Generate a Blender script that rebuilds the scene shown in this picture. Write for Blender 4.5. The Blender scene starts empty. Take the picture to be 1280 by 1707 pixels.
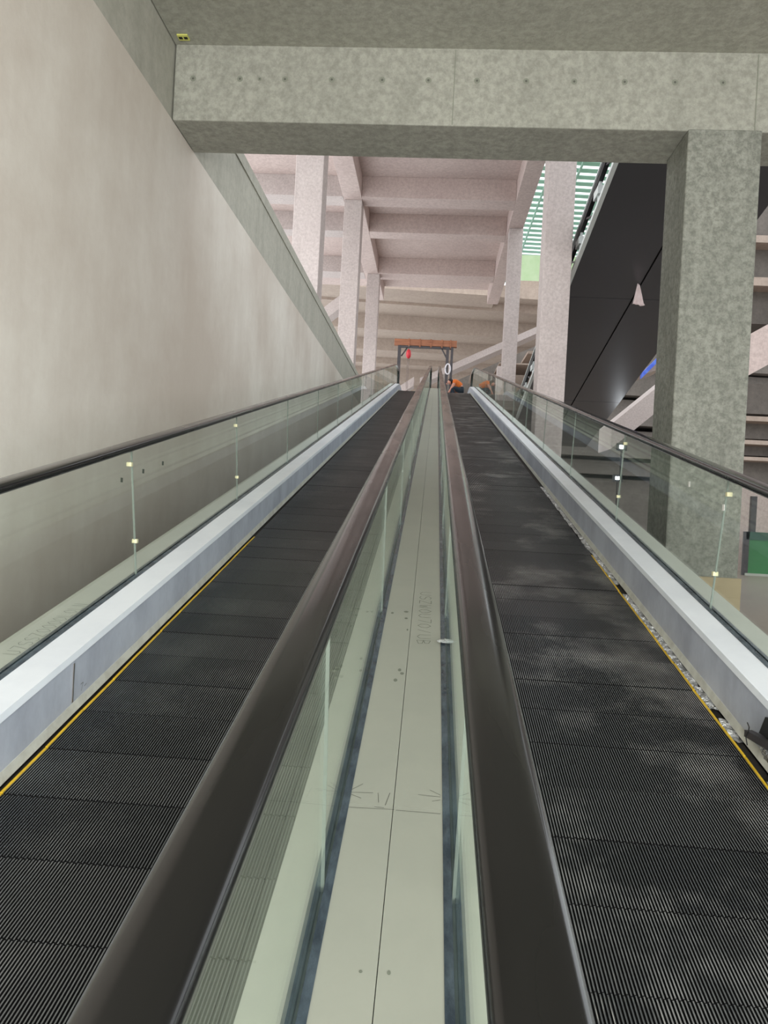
import bpy, bmesh, math, random
from mathutils import Vector, Matrix, noise
random.seed(7)
scene = bpy.context.scene
COL = scene.collection
F = 1233.0

# ---------------------------------------------------------------- colour / materials
def lin(r, g, b):
    def f(c):
        c /= 255.0
        return c / 12.92 if c <= 0.04045 else ((c + 0.055) / 1.055) ** 2.4
    return (f(r), f(g), f(b), 1.0)

def new_mat(name):
    m = bpy.data.materials.new(name); m.use_nodes = True
    nt = m.node_tree
    for n in list(nt.nodes): nt.nodes.remove(n)
    out = nt.nodes.new('ShaderNodeOutputMaterial')
    return m, nt, out

def N(nt, kind, **kw):
    n = nt.nodes.new(kind)
    for k, v in kw.items():
        if k in n.inputs.keys(): n.inputs[k].default_value = v
        else: setattr(n, k, v)
    return n

def pos_node(nt, scale=(1, 1, 1)):
    g = nt.nodes.new('ShaderNodeNewGeometry')
    mp = nt.nodes.new('ShaderNodeMapping'); mp.inputs['Scale'].default_value = scale
    nt.links.new(g.outputs['Position'], mp.inputs['Vector'])
    return mp.outputs['Vector']

def noise_fac(nt, vec, scale, detail=5, rough=0.6, lo=0.3, hi=0.7):
    n = N(nt, 'ShaderNodeTexNoise', Scale=scale, Detail=detail, Roughness=rough)
    nt.links.new(vec, n.inputs['Vector'])
    mr = N(nt, 'ShaderNodeMapRange'); mr.inputs['From Min'].default_value = lo; mr.inputs['From Max'].default_value = hi
    nt.links.new(n.outputs['Fac'], mr.inputs['Value'])
    return mr.outputs['Result']

def mix(nt, fac, a, b):
    m = nt.nodes.new('ShaderNodeMix'); m.data_type = 'RGBA'
    for sock, v in ((m.inputs['Factor'], fac), (m.inputs['A'] if 'A' in m.inputs else m.inputs[6], a), (m.inputs[7], b)):
        pass
    if isinstance(fac, (int, float)): m.inputs[0].default_value = fac
    else: nt.links.new(fac, m.inputs[0])
    for i, v in ((6, a), (7, b)):
        if isinstance(v, tuple): m.inputs[i].default_value = v
        else: nt.links.new(v, m.inputs[i])
    return m.outputs[2]

def math_n(nt, op, a, b=0.0):
    m = nt.nodes.new('ShaderNodeMath'); m.operation = op
    for i, v in ((0, a), (1, b)):
        if isinstance(v, (int, float)): m.inputs[i].default_value = v
        else: nt.links.new(v, m.inputs[i])
    return m.outputs[0]

def concrete(name, base, dark, light=None, rough=0.85, scale=1.0, streak=0.25, bump=0.25, mott=0.5, fine=0.5):
    m, nt, out = new_mat(name)
    v = pos_node(nt)
    vs = pos_node(nt, (2.2, 2.2, 0.35))
    big = noise_fac(nt, v, 0.9 * scale, 6, 0.62, 0.35, 0.68)
    fin = noise_fac(nt, v, 14 * scale, 8, 0.75, 0.4, 0.62)
    stk = noise_fac(nt, vs, 2.4 * scale, 6, 0.65, 0.45, 0.75)
    light = light or base
    c = mix(nt, math_n(nt, 'MULTIPLY', big, mott), base, light)
    c = mix(nt, math_n(nt, 'MULTIPLY', fin, fine), c, dark)
    c = mix(nt, math_n(nt, 'MULTIPLY', stk, streak), c, dark)
    b = N(nt, 'ShaderNodeBsdfPrincipled', Roughness=rough)
    nt.links.new(c, b.inputs['Base Color'])
    bp = N(nt, 'ShaderNodeBump', Strength=bump, Distance=0.02)
    h = math_n(nt, 'ADD', fin, big)
    nt.links.new(h, bp.inputs['Height']); nt.links.new(bp.outputs['Normal'], b.inputs['Normal'])
    nt.links.new(b.outputs[0], out.inputs['Surface'])
    return m

def plain(name, col, rough=0.5, metal=0.0, var=None, vscale=5.0, vstretch=(1, 1, 1), vamt=0.5, bump=0.0, spec=0.5, coat=0.0):
    m, nt, out = new_mat(name)
    b = N(nt, 'ShaderNodeBsdfPrincipled', Roughness=rough, Metallic=metal)
    b.inputs['Specular IOR Level'].default_value = spec
    b.inputs['Coat Weight'].default_value = coat
    b.inputs['Base Color'].default_value = col
    if var:
        v = pos_node(nt, vstretch)
        f = noise_fac(nt, v, vscale, 6, 0.65, 0.38, 0.68)
        nt.links.new(mix(nt, math_n(nt, 'MULTIPLY', f, vamt), col, var), b.inputs['Base Color'])
        if bump:
            bp = N(nt, 'ShaderNodeBump', Strength=bump, Distance=0.01)
            nt.links.new(f, bp.inputs['Height']); nt.links.new(bp.outputs['Normal'], b.inputs['Normal'])
    nt.links.new(b.outputs[0], out.inputs['Surface'])
    return m

def glass_mat(name, tint, gain=1.0):
    m, nt, out = new_mat(name)
    t = N(nt, 'ShaderNodeBsdfTransparent'); t.inputs['Color'].default_value = tint
    g = N(nt, 'ShaderNodeBsdfGlossy', Roughness=0.015); g.inputs['Color'].default_value = (0.9, 0.97, 0.93, 1)
    geo = nt.nodes.new('ShaderNodeNewGeometry')
    dt = nt.nodes.new('ShaderNodeVectorMath'); dt.operation = 'DOT_PRODUCT'
    nt.links.new(geo.outputs['Incoming'], dt.inputs[0]); nt.links.new(geo.outputs['Normal'], dt.inputs[1])
    c = math_n(nt, 'SUBTRACT', 1.0, math_n(nt, 'ABSOLUTE', dt.outputs['Value']))
    fr = math_n(nt, 'ADD', math_n(nt, 'MULTIPLY', math_n(nt, 'POWER', c, 5.0), .96), .04)
    mx = nt.nodes.new('ShaderNodeMixShader')
    nt.links.new(math_n(nt, 'MULTIPLY', fr, gain), mx.inputs[0])
    nt.links.new(t.outputs[0], mx.inputs[1]); nt.links.new(g.outputs[0], mx.inputs[2])
    nt.links.new(mx.outputs[0], out.inputs['Surface'])
    return m

M = {}
M['front_concrete'] = concrete('front_concrete', lin(158, 158, 147), lin(112, 112, 102), lin(174, 174, 162), streak=0.25, mott=0.7, fine=0.55)
M['soffit_concrete'] = concrete('soffit_concrete', lin(160, 160, 148), lin(118, 118, 106), lin(174, 174, 162), streak=0.2, mott=0.6, fine=0.5)
M['column_concrete'] = concrete('column_concrete', lin(140, 142, 132), lin(90, 92, 84), lin(166, 167, 156), scale=1.6, streak=0.3, mott=0.6, fine=0.65, bump=0.4)
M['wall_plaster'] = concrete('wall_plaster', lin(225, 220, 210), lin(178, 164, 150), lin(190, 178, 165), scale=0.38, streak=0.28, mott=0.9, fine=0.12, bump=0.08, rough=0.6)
M['wall_band'] = concrete('wall_band', lin(176, 174, 162), lin(130, 130, 118), lin(190, 188, 176), scale=0.8, streak=0.35, mott=0.5, fine=0.3, bump=0.15)
M['pink_concrete'] = concrete('pink_concrete', lin(197, 178, 172), lin(146, 127, 121), lin(212, 195, 187), scale=0.7, streak=0.15, mott=0.6, fine=0.4, bump=0.15)
M['pale_concrete'] = concrete('pale_concrete', lin(192, 180, 176), lin(146, 134, 129), lin(206, 196, 190), scale=1.0, streak=0.15, mott=0.5, fine=0.45, bump=0.2)
M['mid_concrete'] = concrete('mid_concrete', lin(168, 152, 140), lin(118, 104, 94), lin(184, 168, 154), scale=0.4, streak=0.1, mott=0.6, fine=0.3, bump=0.1)
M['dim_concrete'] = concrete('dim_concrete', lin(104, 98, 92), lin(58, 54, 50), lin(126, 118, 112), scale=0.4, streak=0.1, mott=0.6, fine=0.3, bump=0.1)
M['floor'] = concrete('floor_screed', lin(138, 126, 116), lin(96, 88, 80), lin(150, 138, 128), scale=0.6, streak=0.0, mott=0.6, fine=0.3, bump=0.05, rough=0.35)
M['deck'] = plain('deck_painted_steel', lin(166, 167, 156), 0.42, var=lin(155, 157, 147), vscale=2.2, vamt=0.6)
M['outer_deck'] = plain('outer_deck_steel', lin(184, 186, 176), 0.4, var=lin(166, 170, 160), vscale=3, vamt=0.6)
M['white_deck'] = plain('white_deck_aluminium', lin(236, 240, 246), 0.32, var=lin(212, 217, 226), vscale=1.6, vamt=0.6)
M['skirt'] = plain('skirt_steel', lin(206, 211, 224), 0.34, 0.2, var=lin(168, 172, 186), vscale=3.5, vstretch=(1, 1, .6), vamt=0.8, bump=0.05)
M['skirt_trim'] = plain('skirt_trim', lin(200, 200, 192), 0.5, var=lin(150, 146, 136), vscale=12, vamt=0.5)
M['gasket'] = plain('glass_gasket', lin(52, 62, 72), 0.22, 0.1, var=lin(104, 118, 128), vscale=22, vstretch=(1, .35, 1), vamt=0.6, bump=0.3)
M['gap'] = plain('dark_gap', lin(18, 18, 18), 0.8)
M['brush'] = plain('skirt_brush', lin(34, 32, 30), 0.8, var=lin(60, 56, 50), vscale=60, vamt=.5)
M['yellow'] = plain('yellow_edge', lin(228, 188, 40), 0.5, var=lin(150, 118, 30), vscale=14, vamt=0.5)
M['panel_dark'] = plain('dark_cladding', lin(58, 59, 64), 0.32, 0.0, var=lin(52, 53, 57), vscale=0.5, vamt=0.5)
M['seam'] = plain('cladding_seam', lin(10, 10, 11), 0.7)
M['white_steel'] = plain('white_steel', lin(214, 220, 218), 0.45)
M['dark_steel'] = plain('dark_steel', lin(70, 68, 72), 0.5, 0.3, var=lin(100, 92, 90), vscale=6)
M['timber'] = plain('timber', lin(176, 118, 86), 0.7, var=lin(112, 66, 48), vscale=5, vstretch=(.4, 2, 6), vamt=.8)
M['red'] = plain('red_paint', lin(206, 52, 62), 0.4)
M['chain'] = plain('chain_steel', lin(120, 108, 104), 0.5, 0.6)
M['rope_white'] = plain('white_rope', lin(236, 234, 240), 0.7)
M['green_panel'] = plain('green_hoarding', lin(64, 128, 78), 0.55, var=lin(52, 108, 66), vscale=1.2)
M['green_trim'] = plain('green_trim', lin(52, 88, 72), 0.5)
M['blue'] = plain('blue_tarp', lin(40, 70, 190), 0.6, var=lin(120, 160, 230), vscale=4)
M['tan'] = plain('tan_board', lin(160, 146, 116), 0.7, var=lin(138, 126, 98), vscale=2)
M['cloth'] = plain('pale_cloth', lin(232, 214, 212), 0.9, var=lin(200, 176, 172), vscale=8)
M['clip'] = plain('foam_clip', lin(214, 208, 170), 0.7)
M['sticker'] = plain('paper_sticker', lin(226, 224, 220), 0.8)
M['dark_sticker'] = plain('dark_sticker', lin(70, 76, 66), 0.8)
M['foil'] = plain('crumpled_film', lin(225, 227, 228), 0.16, 0.7, var=lin(110, 112, 114), vscale=30, vstretch=(1, 1, 1), vamt=.8, bump=0.9)
M['black'] = plain('black_plastic', lin(30, 30, 32), 0.5)
M['mark'] = plain('pen_mark', lin(112, 116, 104), 0.8)
M['smudge'] = plain('smudge', lin(112, 116, 104), 0.8, var=lin(140, 144, 130), vscale=60)
M['scratch'] = plain('scratch_line', lin(58, 60, 54), 0.8)
M['hole'] = plain('tie_hole', lin(92, 93, 85), 0.95)
M['stain_ring'] = plain('tie_ring', lin(128, 131, 118), 0.9)
M['yellow_box'] = plain('yellow_socket', lin(206, 206, 110), 0.6)
M['skin'] = plain('skin', lin(206, 146, 126), 0.55)
M['hair'] = plain('hair', lin(26, 22, 22), 0.7)
M['orange'] = plain('orange_shirt', lin(226, 120, 50), 0.85, var=lin(196, 92, 36), vscale=12)
M['trouser'] = plain('dark_trousers', lin(30, 42, 52), 0.9, var=lin(44, 58, 68), vscale=12)
M['shoe'] = plain('shoe', lin(24, 24, 26), 0.7)
M['glass'] = glass_mat('balustrade_glass', (0.955, 0.972, 0.958, 1), 0.55)
M['glass_edge'] = plain('glass_edge', lin(124, 134, 126), 0.15)
M['fence_leaf'] = plain('green_mesh_screen', lin(176, 196, 160), 0.8, var=lin(150, 180, 130), vscale=1.0)
M['rail_trim'] = plain('rail_trim', lin(176, 172, 168), 0.3, 0.8)

def handrail_mat():
    m, nt, out = new_mat('handrail_rubber')
    v = pos_node(nt, (4, .6, 2))
    f = noise_fac(nt, v, 2.0, 3, 0.5, 0.4, 0.7)
    c = mix(nt, math_n(nt, 'MULTIPLY', f, .55), lin(16, 16, 16), lin(22, 21, 21))
    b = N(nt, 'ShaderNodeBsdfPrincipled')
    b.inputs['Specular IOR Level'].default_value = 0.28; b.inputs['Coat Weight'].default_value = 0.6; b.inputs['Coat Roughness'].default_value = 0.13
    r = N(nt, 'ShaderNodeMapRange'); r.inputs['To Min'].default_value = 0.22; r.inputs['To Max'].default_value = 0.38
    nt.links.new(f, r.inputs['Value']); nt.links.new(r.outputs[0], b.inputs['Roughness'])
    nt.links.new(c, b.inputs['Base Color']); nt.links.new(b.outputs[0], out.inputs['Surface'])
    return m
M['handrail'] = handrail_mat()

def pallet_mats():
    m, nt, out = new_mat('pallet_rib_top')
    v = pos_node(nt)
    cl = noise_fac(nt, v, 2.3, 5, 0.6, 0.5, 0.72)
    vs = pos_node(nt, (110.3, 7.0, 1))
    sp = noise_fac(nt, vs, 1.0, 3, 0.6, 0.60, 0.68)
    sp2 = noise_fac(nt, v, 1.7, 2, 0.5, 0.54, 0.66)
    oi = N(nt, 'ShaderNodeObjectInfo')
    rnd = math_n(nt, 'MULTIPLY', oi.outputs['Random'], .5)
    base = mix(nt, rnd, lin(92, 95, 97), lin(134, 136, 136))
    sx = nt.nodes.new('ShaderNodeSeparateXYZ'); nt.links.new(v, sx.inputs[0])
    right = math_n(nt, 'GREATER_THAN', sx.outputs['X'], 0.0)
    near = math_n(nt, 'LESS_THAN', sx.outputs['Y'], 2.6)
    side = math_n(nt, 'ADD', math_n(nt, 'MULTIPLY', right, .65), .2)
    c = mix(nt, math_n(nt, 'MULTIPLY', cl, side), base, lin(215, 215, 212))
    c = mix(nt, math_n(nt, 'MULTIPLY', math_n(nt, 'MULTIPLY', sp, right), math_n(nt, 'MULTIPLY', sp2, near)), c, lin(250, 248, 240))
    b = N(nt, 'ShaderNodeBsdfPrincipled', Metallic=0.55, Roughness=0.36)
    nt.links.new(c, b.inputs['Base Color']); nt.links.new(b.outputs[0], out.inputs['Surface'])
    return m, plain('pallet_groove', lin(26, 26, 27), 0.6, 0.2)
M['rib_top'], M['groove'] = pallet_mats()

def canopy_mat():
    m, nt, out = new_mat('green_translucent_sheet')
    d = N(nt, 'ShaderNodeBsdfDiffuse'); d.inputs['Color'].default_value = lin(186, 214, 200)
    t = N(nt, 'ShaderNodeBsdfTranslucent'); t.inputs['Color'].default_value = lin(120, 168, 148)
    mx = nt.nodes.new('ShaderNodeMixShader'); mx.inputs[0].default_value = 0.5
    nt.links.new(d.outputs[0], mx.inputs[1]); nt.links.new(t.outputs[0], mx.inputs[2])
    nt.links.new(mx.outputs[0], out.inputs['Surface'])
    return m
M['canopy'] = canopy_mat()

def lamp_mat():
    m, nt, out = new_mat('work_lamp_glow')
    e = N(nt, 'ShaderNodeEmission', Strength=30.0); e.inputs['Color'].default_value = (.9, .95, 1, 1)
    nt.links.new(e.outputs[0], out.inputs['Surface'])
    return m
M['lamp'] = lamp_mat()

# ---------------------------------------------------------------- mesh builder
class MB:
    def __init__(s): s.v = []; s.f = []; s.mi = []
    def poly(s, pts, mi=0):
        i = len(s.v); s.v += [tuple(p) for p in pts]; s.f.append(tuple(range(i, i + len(pts)))); s.mi.append(mi)
    def add(s, verts, faces, mi=0):
        i = len(s.v); s.v += [tuple(p) for p in verts]
        for f in faces: s.f.append(tuple(i + k for k in f)); s.mi.append(mi)
    def box(s, x0, x1, y0, y1, z0, z1, mi=0):
        s.hexa([(x0, y0, z0), (x1, y0, z0), (x1, y1, z0), (x0, y1, z0), (x0, y0, z1), (x1, y0, z1), (x1, y1, z1), (x0, y1, z1)], mi)
        return s
    def hexa(s, p, mi=0):
        s.add(p, [(0, 3, 2, 1), (4, 5, 6, 7), (0, 1, 5, 4), (1, 2, 6, 5), (2, 3, 7, 6), (3, 0, 4, 7)], mi); return s
    def rings(s, rings, closed=True, cap=True, mi=0):
        n = len(rings[0]); i0 = len(s.v)
        for r in rings: s.v += [tuple(p) for p in r]
        for a in range(len(rings) - 1):
            for k in range(n if closed else n - 1):
                k2 = (k + 1) % n
                s.f.append((i0 + a * n + k, i0 + a * n + k2, i0 + (a + 1) * n + k2, i0 + (a + 1) * n + k)); s.mi.append(mi)
        if cap:
            s.f.append(tuple(i0 + k for k in range(n))[::-1]); s.mi.append(mi)
            s.f.append(tuple(i0 + (len(rings) - 1) * n + k for k in range(n))); s.mi.append(mi)
        return s
    def tube(s, pts, r, n=8, mi=0):
        rings = []
        for i, p in enumerate(pts):
            p = Vector(p)
            t = (Vector(pts[min(i + 1, len(pts) - 1)]) - Vector(pts[max(i - 1, 0)])).normalized()
            u = t.cross(Vector((0, 0, 1)))
            if u.length < 1e-3: u = t.cross(Vector((1, 0, 0)))
            u.normalize(); w = u.cross(t)
            rr = r[i] if isinstance(r, (list, tuple)) else r
            rings.append([p + (u * math.cos(a) + w * math.sin(a)) * rr for a in [2 * math.pi * k / n for k in range(n)]])
        return s.rings(rings, mi=mi)
    def build(s, name, mats, parent=None, smooth=False, bevel=0.0):
        v = [Vector(p) for p in s.v]
        lo = Vector((min(p.x for p in v), min(p.y for p in v), min(p.z for p in v)))
        hi = Vector((max(p.x for p in v), max(p.y for p in v), max(p.z for p in v)))
        org = Vector(((lo.x + hi.x) / 2, (lo.y + hi.y) / 2, lo.z))
        me = bpy.data.meshes.new(name)
        me.from_pydata([tuple(p - org) for p in v], [], s.f)
        if not isinstance(mats, (list, tuple)): mats = [mats]
        for m in mats: me.materials.append(m)
        for p, k in zip(me.polygons, s.mi): p.material_index = k; p.use_smooth = smooth
        bm = bmesh.new(); bm.from_mesh(me); bmesh.ops.recalc_face_normals(bm, faces=bm.faces); bm.to_mesh(me); bm.free()
        o = bpy.data.objects.new(name, me); COL.objects.link(o)
        wl = Vector((0, 0, 0)); q = parent
        while q is not None: wl += q.location; q = q.parent
        o.parent = parent; o.location = org - wl
        if bevel:
            md = o.modifiers.new('bevel', 'BEVEL'); md.width = bevel; md.segments = 2; md.limit_method = 'ANGLE'
        return o

def tag(o, label=None, cat=None, group=None, kind=None):
    if label: o['label'] = label
    if cat: o['category'] = cat
    if group: o['group'] = group
    if kind: o['kind'] = kind
    return o

def empty(name, loc, label, cat, group=None, kind=None):
    o = bpy.data.objects.new(name, None); COL.objects.link(o)
    o.location = loc; o.empty_display_size = 0.2
    return tag(o, label, cat, group, kind)

def box_obj(name, b, mat, parent=None, bevel=0.0):
    return MB().box(*b).build(name, mat, parent, bevel=bevel)

# ---------------------------------------------------------------- camera
Yd = Vector(((715 - 640) / F, -(849 - 853.5) / F, -1)).normalized()
up = Vector((0.053, 1, 0)); Zd = (up - Yd * up.dot(Yd)).normalized()
Xd = Yd.cross(Zd)
R = Matrix((Xd, Yd, Zd))        # rows: world axes written in camera coordinates -> camera-to-world rotation
cam = bpy.data.cameras.new('camera'); co = bpy.data.objects.new('camera', cam); COL.objects.link(co)
co.matrix_world = R.to_4x4()
cam.sensor_fit = 'VERTICAL'; cam.sensor_height = 36.0; cam.lens = F / 1707 * 36.0
cam.clip_start = 0.02; cam.clip_end = 500
scene.camera = co

def ray(px, py):
    return R @ Vector(((px - 640) / F, -(py - 853.5) / F, -1))

# ---------------------------------------------------------------- travelator path
SL = 0.2126; Y0, Y1 = 26.3, 28.3
def pz(y):
    if y < Y0: return SL * y
    t = min(y, Y1) - Y0
    return SL * Y0 + SL * t - SL * t * t / (2 * (Y1 - Y0))
def on_deck(px, py, D):
    d = ray(px, py); t = D / (SL * d.y - d.z)
    return Vector((d.x * t, d.y * t, d.z * t))
YS = [-1.5] + [y for y in range(0, 27)] + [Y0 + (Y1 - Y0) * k / 10 for k in range(0, 11)]
YS = sorted(set(YS))
YEND = 28.9
def ys_between(a, b):
    r = [a] + [y for y in YS if a + 1e-3 < y < b - 1e-3] + [b]
    return r
def sweep(mb, prof, a=-1.5, b=YEND, mi=0):
    return mb.rings([[(x, y, pz(y) - d) for x, d in prof] for y in ys_between(a, b)], mi=mi)

# ---------------------------------------------------------------- travelators
PITCH = 0.27
def pallet_mesh(yellow_side):
    mb = MB(); W = 0.97; L = PITCH / math.cos(math.atan(SL)); n = 107; p = W / n
    mb.box(-W / 2, W / 2, -L / 2 + .0008, L / 2 - .0008, -0.05, -0.011, 1)
    for k in range(n):
        x = -W / 2 + (k + .5) * p; w = .0018
        a = -L / 2 + (.0006 if k % 2 else .0045); b = L / 2 - (.0045 if k % 2 else .0006)
        mb.add([(x - w, a, 0), (x + w, a, 0), (x + w, b, 0), (x - w, b, 0)], [(0, 1, 2, 3)], 0)
        mb.add([(x - w, a, -.011), (x - w, b, -.011), (x - w, b, 0), (x - w, a, 0)], [(0, 3, 2, 1)], 1)
        mb.add([(x + w, a, -.011), (x + w, b, -.011), (x + w, b, 0), (x + w, a, 0)], [(0, 1, 2, 3)], 1)
        mb.add([(x - w, a, -.011), (x + w, a, -.011), (x + w, a, 0), (x - w, a, 0)], [(0, 1, 2, 3)], 1)
        mb.add([(x - w, b, -.011), (x + w, b, -.011), (x + w, b, 0), (x - w, b, 0)], [(3, 2, 1, 0)], 1)
    me = bpy.data.meshes.new('pallet'); me.from_pydata(mb.v, [], mb.f)
    me.materials.append(M['rib_top']); me.materials.append(M['groove'])
    for q, k in zip(me.polygons, mb.mi): q.material_index = k
    return me
def edge_mesh(side):
    W = 0.97; L = PITCH / math.cos(math.atan(SL)); x = side * (W / 2 + .001)
    mb = MB().box(x - .0045, x + .0045, -L / 2 + .002, L / 2 - .002, -0.02, 0.003)
    me = bpy.data.meshes.new('yellow_edge'); me.from_pydata(mb.v, [], mb.f); me.materials.append(M['yellow'])
    return me

HR_PROF = [(-.034, -.036), (-.0405, -.030), (-.042, -.018), (-.039, -.008), (-.030, -.002), (-.012, 0), (.012, 0), (.030, -.002), (.039, -.008), (.042, -.018), (.0405, -.030), (.034, -.036), (.026, -.034), (.026, -.014), (-.026, -.014), (-.026, -.034)]
RN = 0.36
def rail_path():
    pts = [(y, pz(y) - .5) for y in ys_between(-1.5, 28.55)]
    y, z = pts[-1]
    for k in range(1, 13):
        a = math.pi * k / 12
        pts.append((y + RN * math.sin(a), z - RN + RN * math.cos(a)))
    return pts
def handrail(parent, x, mat):
    pts = rail_path(); rings = []
    for i, (y, z) in enumerate(pts):
        a = pts[max(i - 1, 0)]; b = pts[min(i + 1, len(pts) - 1)]
        t = Vector((0, b[0] - a[0], b[1] - a[1])).normalized(); nrm = Vector((0, -t.z, t.y))
        rings.append([Vector((x, y, z)) + Vector((u, 0, 0)) + nrm * v for u, v in HR_PROF])
    return MB().rings(rings).build('handrail', mat, parent, smooth=True)

TY = [-.13 + 1.91 * k for k in range(0, 15)]       # joints of the glass panels, measured at deck level
def glass_run(parent, x, Dd, out):
    h = .004; ang = math.atan(SL)
    js = TY + [28.55]
    for k in range(-1, len(js) - 1):
        a = js[k] if k >= 0 else -1.5
        b = js[k + 1]
        dt = .17 * (Dd - .53) / .8 * 1.0
        last = (k == len(js) - 2)
        g = .003
        ya, yb = a + g, b - g
        bot = [(y, pz(y) - Dd - .012) for y in ys_between(ya, yb)]
        sa = dt if ya < 26 and k >= 0 else 0; sb = dt if yb < 26 else 0
        top = [(y, pz(y) - .53) for y in ys_between(ya - sa, yb - sb)]
        outl = bot + ([] if last else []) 
        if last:
            cy, cz = 28.55, pz(28.55) - .5 - RN
            arc = [(cy + (RN - .03) * math.sin(t), cz + (RN - .03) * math.cos(t)) for t in [math.pi * q / 12 for q in range(12, -1, -1)]]
            outl = bot[:-1] + [(28.4, pz(28.4) - Dd - .012)] + arc + top[::-1][1:]
        else:
            outl = bot + top[::-1]
        n = len(outl)
        mb = MB()
        mb.poly([(x - h, y, z) for y, z in outl][::-1], 0)
        mb.poly([(x + h, y, z) for y, z in outl], 0)
        i = len(mb.v)
        for q in range(n):
            q2 = (q + 1) % n
            p, r = outl[q], outl[q2]
            mb.poly([(x - h, *p), (x + h, *p), (x + h, *r), (x - h, *r)], 1)
        mb.build('glass_panel', [M['glass'], M['glass_edge']], parent)

PALLETS = {}
def travelator(name_side, loc, label, xo, xi, xc, Do, Di, deck_edge_o, plate_x, strip_x, sk_o, sk_i):
    """xo/xi outer and inner glass line, xc pallet centre, s = direction of the outer side"""
    s = -1 if xo < xc else 1
    t = empty('travelator', loc, label, 'moving walkway', 'pair of inclined moving walkways side by side')
    me, em = PALLETS.get('p'), edge_mesh(s)
    if me is None: me = PALLETS['p'] = pallet_mesh(0)
    ang = math.atan(SL)
    k = 0; y = 1.03
    first = None
    while y < 28.3 and k < 100:
        p = bpy.data.objects.new('pallet', me); COL.objects.link(p); p.parent = t
        sl = (pz(y + .1) - pz(y - .1)) / .2
        jig = random.uniform(-.0015, .0015)
        p.location = Vector((xc, y, pz(y) - 1.44 + jig)) - Vector(loc)
        p.rotation_euler = (math.atan(sl) + random.uniform(-.010, .010), 0, 0)
        if y < 5.6:
            e = bpy.data.objects.new('yellow_edge', em); COL.objects.link(e); e.parent = p
            if k == 0: e['label'] = 'yellow edge line'
        y += PITCH; k += 1
    # lower pallets below and behind the picture are one ribbed run of the same belt
    handrail(t, xo, M['handrail']); handrail(t, xi, M['handrail'])
    for x in (xo, xi):
        mb = MB(); 
        sweep(mb, [(x - .024, .516), (x + .024, .516), (x + .024, .537), (x - .024, .537)], b=28.5)
        mb.build('handrail_guide', M['rail_trim'], t)
    glass_run(t, xo, Do, 1); glass_run(t, xi, Di, -1)
    # gaskets
    for x, D in ((xo, Do), (xi, Di)):
        for q in (-1, 1):
            a, b = x + q * .0045, x + q * .025
            mb = MB(); sweep(mb, [(a, D - .006), (b, D - .002), (b, D + .03), (a, D + .03)])
            mb.build('glass_gasket', M['gasket'], t)
    # outer side: white inner deck, skirt, trim, outer deck
    e = xo - s * .025
    mb = MB(); sweep(mb, [(e, Do), (sk_o, Do + .006), (sk_o, Do + .02), (e, Do + .02)]); mb.build('inner_deck', M['white_deck'], t)
    mb = MB(); sweep(mb, [(sk_o, Do + .006), (sk_o - s * .004, Do + .032), (sk_o + s * .012, Do + .032), (sk_o + s * .012, Do + .02)]); mb.build('deck_lip', M['white_deck'], t)
    mb = MB(); sweep(mb, [(sk_o + s * .001, Do + .034), (sk_o + s * .001, 1.40), (sk_o + s * .01, 1.40), (sk_o + s * .01, Do + .034)]); mb.build('skirt_panel', M['skirt'], t)
    mb = MB(); sweep(mb, [(sk_o, 1.395), (sk_o - s * .008, 1.432), (sk_o + s * .01, 1.432), (sk_o + s * .01, 1.395)]); mb.build('skirt_trim', M['skirt_trim'], t)
    a = xo + s * .025
    mb = MB(); sweep(mb, [(a, Do), (deck_edge_o, Do), (deck_edge_o, Do + .05), (a, Do + .05)]); mb.build('outer_deck', M['outer_deck'], t)
    # brush strip between skirt and pallet
    pe = xc + s * .489
    mb = MB(); sweep(mb, [(pe, 1.455), (sk_o, 1.45), (sk_o, 1.47), (pe, 1.47)]); mb.build('brush_strip', M['brush'], t)
    # inner side: strip beside pallets, skirt, plates of the centre
    b = xi + s * .025
    mb = MB(); sweep(mb, [(b, Di), (strip_x, Di), (strip_x, Di + .02), (b, Di + .02)]); mb.build('inner_strip', M['outer_deck'], t)
    mb = MB(); sweep(mb, [(strip_x, Di + .002), (strip_x, 1.46), (strip_x - s * .01, 1.46), (strip_x - s * .01, Di + .002)]); mb.build('skirt_panel', M['skirt'], t)
    c = xi - s * .025
    js = [-1.5, 2.115, 6.2, 10.7, 15.3, 20, 24.5, YEND]
    for q in range(len(js) - 1):
        mb = MB(); sweep(mb, [(c, Di), (plate_x, Di), (plate_x, Di + .02), (c, Di + .02)], js[q] + .0005, js[q + 1] - .0005)
        mb.build('cover_plate', M['deck'], t)
    # truss body below
    x0, x1 = sorted((deck_edge_o, plate_x + s * .004))
    mb = MB()
    sweep(mb, [(x0 + .004, 1.5), (x1 - .004, 1.5), (x1 - .004, 2.35), (x0 + .004, 2.35)], a=.2)
    sweep(mb, [(deck_edge_o - s * .004, Do + .05), (deck_edge_o - s * .03, Do + .05), (deck_edge_o - s * .03, 1.5), (deck_edge_o - s * .004, 1.5)], a=.2)
    mb.build('truss_cladding', M['dark_steel'], t)
    # joint clips on the first glass joints
    for yj in TY[2:4]:
        for D, sh in ((.62, .15), (Do - .17, .035)):
            yy = yj - sh
            MB().box(xo - .012, xo + .012, yy - .010, yy + .010, pz(yy) - D, pz(yy) - D + .020).build('joint_clip', M['clip'], t)
    # comb plate at the landing
    mb = MB(); x0, x1 = xc - .5, xc + .5
    mb.box(x0, x1, 28.3, 28.9, pz(29) - 1.47, pz(29) - 1.435)
    mb.build('comb_plate', M['skirt'], t)
    return t

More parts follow.
